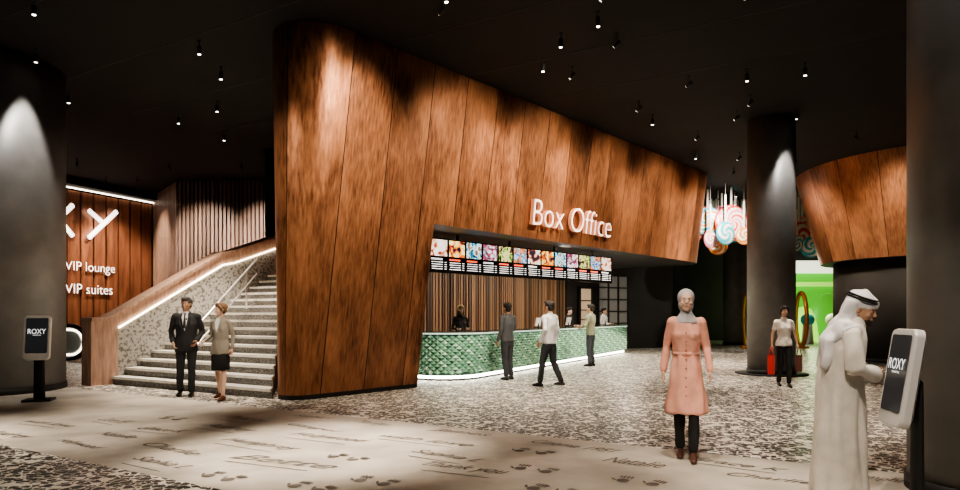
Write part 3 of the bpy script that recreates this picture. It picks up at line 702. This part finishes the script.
def hand(mb,w,d,th,pn,curl=1.,vox=.005,mat=None,s=1.):
    w=V(w);d=V(d).normalized();th=V(th);th=(th-d*th.dot(d)).normalized();pn_=d.cross(th)
    if pn_.dot(V(pn))<0: pn_=-pn_
    pn=pn_; t=MB()
    t.loft([w-d*.03*s,w+d*.015*s,w+d*.05*s,w+d*.085*s],[(.024*s,.018*s),(.028*s,.017*s),(.04*s,.016*s),(.04*s,.013*s)],None,side=th,n=12)
    for k,(o_,L) in enumerate(((.03,.072),(.0105,.082),(-.0095,.076),(-.029,.06))):
        p=w+d*.08*s+th*o_*s; ang=.25*curl+.06*k; pts=[p]
        for q in (.45,.32,.25):
            dd=d*cos(ang)+pn*sin(ang)+th*o_*1.5; p=p+dd*L*q*s; pts.append(p); ang+=.42*curl
        t.loft(pts,[.0093*s,.0088*s,.008*s,.0068*s],None,side=th,n=8)
    p=w+d*.02*s+th*.022*s; 
    t.loft([p,p+(d*.5+th*.7+pn*.2)*.035*s,p+(d*.75+th*.75+pn*.35)*.058*s,p+(d*1.2+th*.8+pn*.5)*.066*s],[.014*s,.0115*s,.0098*s,.0075*s],None,side=pn,n=8)
    vs,fs=remesh(t,vox,1); mb.add(vs,fs,mat,True)

def person(name,loc,yaw,H=1.75,woman=False,P=None,skin=skinA,hair='short',hmat=None,upper=None,lower=None,hyaw=0,hpitch=0,style='shirt',sleeve='long',vox=.013,shoe=None,legs='pants',thf=None,curl=1.,hips=True,extra=None,hvox=.006):
    J=dict(pel=(0,0,.95),waist=(0,0,1.08),chest=(0,.0,1.28),uch=(0,.01,1.40),neck=(0,.01,1.48),head=(0,-.015,1.632),
           hipL=(.09,0,.90),hipR=(-.09,0,.90),knL=(.1,-.02,.5),knR=(-.1,-.02,.5),anL=(.105,.02,.09),anR=(-.105,.02,.09),
           shL=(.18,.01,1.42),shR=(-.18,.01,1.42),elL=(.235,.04,1.14),elR=(-.235,.04,1.14),wrL=(.25,-.05,.90),wrR=(-.25,-.05,.90),
           ftL=(.02,-1,0),ftR=(-.02,-1,0))
    if woman: J.update(shL=(.145,.01,1.405),shR=(-.145,.01,1.405),elL=(.19,.04,1.14),elR=(-.19,.04,1.14),wrL=(.215,-.04,.905),wrR=(-.215,-.04,.905),hipL=(.085,0,.9),hipR=(-.085,0,.9),knL=(.075,-.02,.5),knR=(-.075,-.02,.5),anL=(.07,.02,.09),anR=(-.07,.02,.09),head=(0,-.015,1.622))
    if P: J.update(P)
    J={k:V(v) for k,v in J.items()}
    mb=MB(); wm=woman
    torso_r={'hip':(.165,.118),'waist':(.15,.112),'chest':(.175,.125),'uch':(.16,.10),'neck':(.07,.065)}
    if wm: torso_r={'hip':(.158,.115),'waist':(.12,.095),'chest':(.14,.112),'uch':(.125,.085),'neck':(.052,.052)}
    inf={'shirt':1.0,'jacket':1.08,'coat':1.03,'thobe':1.12}[style]
    def R_(k): a,b=torso_r[k]; return (a*inf,b*inf)
    t=MB()
    pel=J['pel']
    if style=='shirt': base=[(pel+V((0,0,-.06)),(R_('hip')[0]+.006,R_('hip')[1]+.008)),(pel+V((0,0,.02)),R_('hip'))]
    elif style=='jacket': base=[(pel+V((0,0,-.15)),(.188,.145)) if not wm else (pel+V((0,0,-.12)),(.18,.14)),(pel+V((0,0,-.02)),(R_('hip')[0]+.006,R_('hip')[1]+.01))]
    elif style=='coat': base=[(pel+V((0,0,-.46)),(.205,.165)),(pel+V((0,0,-.38)),(.198,.16)),(pel+V((0,0,-.25)),(.182,.148)),(pel+V((0,0,-.1)),(.164,.130)),(pel+V((0,0,.02)),(.146,.115))]
    else: base=[(V((pel.x,pel.y,.09)),(.235,.2)),(V((pel.x,pel.y,.2)),(.23,.195)),(V((pel.x,pel.y,.4)),(.22,.185)),(V((pel.x,pel.y,.65)),(.205,.17)),(pel+V((0,0,-.05)),(.195,.16))]
    L=base+[(J['waist'],R_('waist')),(J['chest'],R_('chest')),(J['uch'],R_('uch')),(J['neck'],torso_r['neck'])]
    if style=='coat': L[len(base)]=(J['waist'],(.118,.094))
    if style=='thobe': L[len(base)]=(J['waist'],(.18,.145))
    if style in('coat','thobe'):
        t.loft([p for p,_ in L],[r for _,r in L],None,n=72,fold=(9 if style=='thobe' else 7,.07 if style=='thobe' else .07),capk=.08)
    else: t.loft([p for p,_ in L],[r for _,r in L],None,n=24,capk=.1)
    if wm:
        for s in (-1,1): t.ell(J['chest']+V((s*.055,-.070*inf,-.01)),(.05,.044,.05))
    ru=(.053 if not wm else .041)*(1.03 if style!='shirt' else 1.03); rf=ru*.8; rw=ru*.66 if sleeve=='long' else ru*.6
    if style=='thobe': rw*=1.5;rf*=1.25;ru*=1.1
    for s in 'LR':
        sh,el,wr=J['sh'+s],J['el'+s],J['wr'+s]
        t.loft([J['uch']+(sh-J['uch'])*.55+V((0,0,.005)),sh],[ru*1.05,ru*1.05],None,side=(0,1,0),n=14)
        if sleeve=='long': t.loft([sh,lerp(sh,el,.5),el,lerp(el,wr,.5),lerp(el,wr,.94)],[ru*1.08,ru,rf,rf*.92,rw],None,side=(0,1,0),n=16)
        else: t.loft([sh,lerp(sh,el,.35),lerp(sh,el,.62)],[ru*1.12,ru*1.08,ru*1.1],None,side=(0,1,0),n=16)
    wr_={'shirt':(14,.013,.7),'jacket':(12,.013,.6),'coat':(14,.018,.28),'thobe':(11,.034,.18)}[style]
    vs,fs=remesh(t,vox,2,wr_); mb.add(vs,fs,upper,True)
    for s in 'LR':
        sh,el,wr=J['sh'+s],J['el'+s],J['wr'+s]
        if sleeve!='long':
            mb.loft([lerp(sh,el,.5),el,lerp(el,wr,.35),wr],[ru*.8,ru*.7,ru*.68,ru*.46],skin,side=(0,1,0),n=14)
        d=(wr-el).normalized(); sx=1 if s=='L' else -1
        th=(thf or {}).get(s,V((0,-1,0))+V((0,0,.0))); th=V(th)
        pn=(thf or {}).get('p'+s,V((-sx,0,0)))
        hand(mb,wr,d,th,pn,curl,hvox,skin,.9 if wm else 1.0)
    if legs=='pants':
        ps=.8 if style in('coat','jacket') else .94
        t=MB(); t.loft([pel+V((0,0,-.1)),pel+V((0,0,-.04)),pel+V((0,0,.02))],[(.13,.09),(torso_r['hip'][0]*ps,torso_r['hip'][1]*ps),(torso_r['hip'][0]*ps*.9,torso_r['hip'][1]*ps*.9)],None,n=20)
        for s in 'LR':
            hp_,kn,an=J['hip'+s],J['kn'+s],J['an'+s]; k=.82 if wm else .98
            t.loft([hp_+V((0,0,-.03)),lerp(hp_,kn,.35),kn,lerp(kn,an,.35),lerp(kn,an,.93)],[.088*k,.083*k,.064*k,.062*k,.054*k],None,side=(1,0,0),n=18)
        vs,fs=remesh(t,vox,2,(14,.010,.5)); mb.add(vs,fs,lower,True)
    elif legs=='skirt':
        mb.loft([lerp(J['knL'],J['knR'],.5)+V((0,.01,.04)),pel+V((0,0,-.2)),pel+V((0,0,-.06)),pel+V((0,0,.0))],[(.155,.155),(.165,.14),(.155,.115),(.12,.09)],lower,n=32,capk=.05)
        for s in 'LR':
            kn,an=J['kn'+s],J['an'+s]; mb.loft([kn+V((0,.015,.08)),kn,lerp(kn,an,.3)+V((0,.012,0)),lerp(kn,an,.75),an+V((0,0,-.02))],[.050,.047,.05,.034,.03],skin,n=16)
    shoe_=shoe or c_shoe
    for s in 'LR':
        an=J['an'+s]; fd_=V(J['ft'+s]).normalized(); tiltz=fd_.z
        sidev=V((0,0,1)).cross(fd_); q=lambda f,z: an+V((fd_.x,fd_.y,0))*f+V((0,0,z-.09+f*tiltz*1.0))
        w=.042 if not wm else .034
        t=MB(); t.loft([q(-.055,.042),q(0,.055),q(.07,.045),q(.13,.035),q(.175,.028)],[(w*.8,.036),(w*.9,.05),(w*1.05,.04),(w*1.08,.03),(w*.75,.02)],None,side=sidev,n=14)
        if legs=='pants': t.loft([q(-.01,.05),q(-.005,.12)],[w*.95,w*.9],None,n=12)
        vs,fs=remesh(t,.009,1); mb.add(vs,fs,shoe_,True)
    hc=J['head']; HR=Matrix.Rotation(radians(hyaw),3,'Z')@Matrix.Rotation(radians(hpitch),3,'X')
    hs=1.0 if wm else 1.05
    tr=lambda p: hc+HR@(V(p)*hs)
    t=MB()
    def E(c,r): t.ell(tr(c),[x*hs for x in r],None,20,14,rot=HR)
    fx=0 if hair!='hijab' else -.016
    E((0,.018,.03),(.074,.092,.085)); E((0,-.010+fx,-.005),(.062,.074,.098)); E((0,-.028+fx,-.062),(.046,.048,.044)); E((0,-.066+fx,-.086),(.018,.016,.016))
    E((0,-.076+fx,.028),(.040,.010,.008)); E((0,-.078+fx,-.053),(.02,.010,.012))
    for s in(-1,1):
        if hair!='hijab': E((s*.074,.012,-.005),(.009,.019,.03))
        E((s*.038,-.058+fx,-.024),(.02,.018,.018))
    t.loft([tr((0,-.080+fx,.018)),tr((0,-.088+fx,-.004)),tr((0,-.096+fx,-.018)),tr((0,-.085+fx,-.028))],[.0065,.008,.0105,.009],None,side=HR@V((1,0,0)),n=10)
    t.loft([J['neck']+V((0,0,-.03)),J['neck']+V((0,-.002,.04)),tr((0,.012,-.06))],[.058 if not wm else .048,.054 if not wm else .044,.052 if not wm else .044],None,n=16)
    vs,fs=remesh(t,.0045 if hvox<.005 else .0065,2); mb.add(vs,fs,skin,True)
    for s in(-1,1):
        mb.ell(tr((s*.027,-.0715+fx,.006)),(.0115*hs,.009,.0042),m_eye,12,8,rot=HR); mb.ell(tr((s*.027,-.0785+fx,.006)),(.0048,.0035,.0045),m_iris,10,6,rot=HR)
        mb.loft([tr((s*.014,-.084+fx,.025)),tr((s*.028,-.081+fx,.029)),tr((s*.041,-.070+fx,.025))],[.0022,.003,.002],m_brow,side=HR@V((0,0,1)),n=6)
    mb.ell(tr((0,-.0855+fx,-.050)),(.017,.004,.0032),m_lip,12,6,rot=HR); mb.ell(tr((0,-.0845+fx,-.0560)),(.014,.004,.0038),m_lip,12,6,rot=HR)
    t=MB()
    if hair in('short','bun','long','updo'):
        t.ell(tr((0,.03,.046)),(.084*hs,.098*hs,.083*hs),None,20,14,rot=HR); t.ell(tr((0,.055,.0)),(.076*hs,.06*hs,.08*hs),None,18,12,rot=HR)
        t.ell(tr((0,-.03,.092)),(.062*hs,.058*hs,.034*hs),None,16,10,rot=HR)
        if hair=='updo': t.ell(tr((0,.07,.05)),(.07,.06,.06)); 
        if wm:
            for s in(-1,1): t.loft([tr((s*.055,-.045,.075)),tr((s*.075,-.02,.03)),tr((s*.078,.0,-.02))],[.018,.02,.016],None,n=10)
        if hair=='long':
            t.loft([tr((0,.06,.03)),tr((0,.075,-.08)),tr((0,.07,-.17)),tr((0,.065,-.23))],[(.08,.05),(.09,.05),(.095,.045),(.07,.03)],None,side=HR@V((1,0,0)),n=18)
            for s in(-1,1): t.loft([tr((s*.066,0,.06)),tr((s*.082,.0,-.02)),tr((s*.085,.01,-.13))],[.022,.026,.02],None,n=10)
        vs,fs=remesh(t,.008,1,(45,.007,.4)); mb.add(vs,fs,hmat,True)
    if hair=='hijab':
        t.ell(tr((0,.028,.034)),(.086,.100,.094),None,24,16,rot=HR)
        t.ell(tr((0,.026,-.04)),(.078,.074,.085),None,20,12,rot=HR)
        t.loft([tr((0,.012,-.085)),lerp(J['neck'],hc,.30)+V((0,.0,0)),J['neck']+V((0,-.004,.01)),J['neck']+V((0,-.008,-.03)),J['uch']+V((0,-.012,.0))],[(.058,.06),(.057,.06),(.068,.068),(.098,.086),(.12,.096)],None,n=28)
        vs,fs=remesh(t,.007,4,None); mb.add(vs,fs,hmat,True)
    if hair=='ghutra':
        t.ell(tr((0,.035,.05)),(.092,.108,.09),None,24,16,rot=HR)
        t.loft([tr((0,.065,.06)),tr((0,.085,-.04)),tr((0,.10,-.13)),J['uch']+V((0,.06,.03)),J['chest']+V((0,.105,.06)),J['chest']+V((0,.15,-.14))],[(.088,.072),(.10,.065),(.13,.07),(.20,.09),(.19,.06),(.16,.03)],None,side=(1,0,0),n=36)
        for s in(-1,1): t.loft([tr((s*.088,.06,.05)),tr((s*.10,.07,-.05)),tr((s*.13,.06,-.14)),J['uch']+V((s*.16,.02,.03)),J['chest']+V((s*.15,-.05,.04))],[(.022,.04),(.022,.045),(.03,.05),(.06,.06),(.04,.02)],None,side=(1,0,0),n=16)
        vs,fs=remesh(t,.010,2,(16,.03,.35)); mb.add(vs,fs,hmat,True)
        for dz,kk in((.085,1.0),(.102,.94)):
            Lp=[tr((cos(a)*.098*kk,.033+sin(a)*.114*kk,dz+.012*sin(a))) for a in [2*pi*q_/28 for q_ in range(29)]]
            mb.loft(Lp,[.0085]*29,c_blk,side=HR@V((0,0,1)),n=8,caps=False)
        t=MB(); t.ell(tr((0,-.034,-.074)),(.047,.050,.040),None,18,12,rot=HR); t.ell(tr((0,-.074,-.088)),(.022,.018,.02),None,14,10,rot=HR)
        vs,fs=remesh(t,.006,1); mb.add(vs,fs,m_beard,True)
        mb.ell(tr((0,-.087,-.040)),(.024,.005,.005),m_beard,12,6,rot=HR)
    if extra: extra(mb,J,tr,inf)
    sc=H/1.765
    Rz=Matrix.Rotation(radians(yaw),3,'Z')
    zmin=min(v.z for v in mb.v)
    o=mb.obj(name,recalc=False); me=o.data
    for v in me.vertices: v.co=Rz@((v.co-V((0,0,zmin)))*sc)
    o.location=(loc[0],loc[1],0.002)
    me.update(); return o
def suit_extra(mb,J,tr,inf):
    mb.add([(-.045,-.09,1.475),(.045,-.09,1.475),(.05,-.130,1.40),(.022,-.153,1.24),(0,-.157,1.16),(-.022,-.153,1.24),(-.05,-.130,1.40)],[(0,1,2,3,4,5,6)],c_shirt)
    mb.loft([(0,-.097,1.475),(0,-.131,1.42),(0,-.154,1.33),(0,-.165,1.22)],[(.014,.01),(.012,.008),(.02,.008),(.024,.006)],c_tie,n=8)
    mb.lathe((0,.0,1.462),[(.062,0),(.058,.04)],c_shirt,20)
    for s in(-1,1):
        mb.add([(s*.05,-.1,1.47),(s*.10,-.12,1.40),(s*.085,-.151,1.30),(s*.02,-.163,1.15),(s*.03,-.158,1.24),(s*.06,-.138,1.38)],[(0,1,2,3,4,5)],c_suit)
def jacket_extra(mb,J,tr,inf):
    mb.add([(-.035,-.072,1.475),(.035,-.072,1.475),(.045,-.112,1.39),(.02,-.14,1.28),(0,-.145,1.22),(-.02,-.14,1.28),(-.045,-.112,1.39)],[(0,1,2,3,4,5,6)],c_shirt)
def coat_extra(mb,J,tr,inf):
    for i in range(8):
        z=1.30-i*.09
        y=-.130 if z>1.2 else (-.106 if z>1.05 else -.121-(1.05-z)*.07)
        mb.ell((0,y-.008,z),(.008,.007,.008),m_btn,8,6)
    Lp=[(cos(a)*.127,sin(a)*.103,1.085) for a in [2*pi*q_/32 for q_ in range(33)]]
    mb.loft(Lp,[(.018,.006)]*33,c_pink,side=(0,0,1),n=8,caps=False)
def collar(mat):
    def f(mb,J,tr,inf): mb.lathe(J['neck']+V((0,-.002,-.03)),[(.068,0),(.060,.045),(.055,.045)],mat,20)
    return f
person('man_in_suit',(-5.3,11.55),14,1.80,P=dict(elR=(-.27,.09,1.16),wrR=(-.205,-.05,.96),elL=(.25,.08,1.15),wrL=(.19,-.11,.98),knL=(.1,-.06,.5),anL=(.1,-.06,.09),anR=(-.12,.1,.09),knR=(-.1,.0,.5)),skin=skinB,hmat=m_hairG,upper=c_suit,lower=c_suit,style='jacket',hyaw=-14,extra=suit_extra)
person('woman_in_gray_jacket',(-4.5,11.1),-6,1.70,True,P=dict(elR=(-.22,.08,1.15),wrR=(-.26,-.10,1.05),knL=(.08,-.05,.5),anL=(.09,-.08,.09),anR=(-.08,.14,.11),knR=(-.07,.02,.5),elL=(.21,.06,1.15),wrL=(.23,-.02,.92)),hmat=m_hairB,hair='updo',upper=c_gj,lower=c_blk,style='jacket',legs='skirt',hyaw=-40,shoe=c_heel,extra=jacket_extra)
person('woman_in_pink_coat',(2.1,6.52),-18,1.76,True,P=dict(knL=(.075,-.07,.5),anL=(.07,-.10,.1),anR=(-.055,.10,.10),knR=(-.07,.0,.5),elL=(.195,.05,1.15),wrL=(.225,-.03,.91),elR=(-.195,.06,1.15),wrR=(-.225,-.0,.9)),hair='hijab',hmat=c_hij,upper=c_pink,lower=c_blk,style='coat',hyaw=4,vox=.010,hvox=.0048,shoe=c_pheel,extra=coat_extra)
person('man_in_thobe',(2.80,4.98),66,1.68,P=dict(waist=(0,-.01,1.08),chest=(0,-.03,1.26),uch=(0,-.075,1.38),neck=(0,-.115,1.45),head=(0,-.165,1.575),shL=(.18,-.07,1.39),shR=(-.18,-.07,1.39),elL=(.24,-.10,1.13),elR=(-.25,-.09,1.12),wrL=(.08,-.23,1.05),wrR=(-.07,-.24,1.06)),skin=skinB,hair='ghutra',hmat=c_ghut,upper=c_thobe,lower=c_thobe,style='thobe',hyaw=-26,hpitch=17,vox=.011,hvox=.0048,shoe=c_heel,curl=1.4,thf={'L':(0,-.3,1),'R':(0,-.3,1),'pL':(0,1,0),'pR':(0,1,0)})
person('woman_with_shopping_bag',(6.2,13.05),-12,1.68,True,P=dict(knL=(.08,-.06,.5),anL=(.08,-.08,.09),anR=(-.08,.12,.1),elR=(-.22,.05,1.14),wrR=(-.25,-.02,.90),elL=(.23,.08,1.15),wrL=(.27,.02,.92)),skin=skinB,hmat=m_hairK,hair='updo',upper=c_top,lower=c_blk,sleeve='short',hyaw=10)
def bag(x,y,z,yaw,w,h,mat):
    mb=MB(); R_=Matrix.Rotation(yaw,3,'Z'); 
    vs=[]
    for (sx,sy,zz,ww) in ((-1,-1,0,1),(1,-1,0,1),(1,1,0,1),(-1,1,0,1),(-1,-1,h,1.04),(1,-1,h,1.04),(1,1,h,1.04),(-1,1,h,1.04)):
        vs.append(V((x,y,z))+R_@V((sx*w/2*ww,sy*.055,zz)))
    mb.add(vs,[(0,1,2,3),(0,4,5,1),(1,5,6,2),(2,6,7,3),(3,7,4,0)],mat)
    for s in(-1,1):
        pts=[V((x,y,z+h))+R_@V((cos(a)*w*.25,s*.05*(1-sin(a)*.8),sin(a)*.19-.02)) for a in [pi*k/10 for k in range(11)]]
        mb.loft(pts,[.005]*11,mat,side=(0,1,0),n=6)
    mb.obj('shopping_bag',recalc=False)
m_bag=M('red_paper',(.75,.04,.03),.5); m_bag2=M('brown_paper',(.15,.05,.04),.5)
bag(5.93,13.03,.27,radians(60),.28,.38,m_bag); bag(6.47,12.98,.33,radians(60),.24,.32,m_bag2)
person('customer_man',(.62,14.55),222,1.76,P=dict(elR=(-.26,-.02,1.16),wrR=(-.24,-.24,1.08),knL=(.09,.0,.5),anL=(.09,.06,.09)),skin=skinB,hmat=m_hairK,upper=c_dgr,lower=c_trs,extra=collar(c_dgr))
person('customer_man',(1.42,13.1),228,1.77,P=dict(knL=(.1,-.1,.5),anL=(.11,-.16,.09),knR=(-.1,.03,.5),anR=(-.12,.22,.12),elL=(.26,.09,1.16),wrL=(.26,-.04,.93)),skin=skinB,hmat=m_hairK,upper=c_shirt,lower=c_trs,extra=collar(c_shirt))
person('customer_man',(3.2,18.5),236,1.80,P=dict(elR=(-.26,-.02,1.16),wrR=(-.2,-.25,1.12),elL=(.26,-.02,1.16),wrL=(.2,-.22,1.10)),skin=skinB,hmat=m_hairK,upper=c_grn,lower=c_jean,extra=collar(c_grn))
person('cashier',(-.5,16.5),18,1.76,True,P=dict(elR=(-.22,-.0,1.14),wrR=(-.15,-.25,1.12),elL=(.22,-.0,1.14),wrL=(.12,-.25,1.12)),hair='long',hmat=m_hairY,upper=c_blk,lower=c_blk,style='shirt')
person('cashier',(3.15,22.6),55,1.76,P=dict(wrR=(-.15,-.25,1.12),wrL=(.12,-.25,1.12)),hmat=m_hairK,upper=c_blk,lower=c_blk)
person('cashier',(5.0,25.8),58,1.78,P=dict(wrR=(-.15,-.25,1.12),wrL=(.12,-.25,1.12)),skin=skinB,hmat=m_hairK,upper=c_shirt,lower=c_blk)
# ------------------------------------------------------------ camera
cam=bpy.data.cameras.new('Camera'); co=bpy.data.objects.new('Camera',cam); scene.collection.objects.link(co)
co.location=(0,0,1.45); co.rotation_euler=(radians(90),0,0); cam.sensor_width=36; cam.lens=24; cam.shift_y=71/960; cam.clip_end=200
scene.camera=co
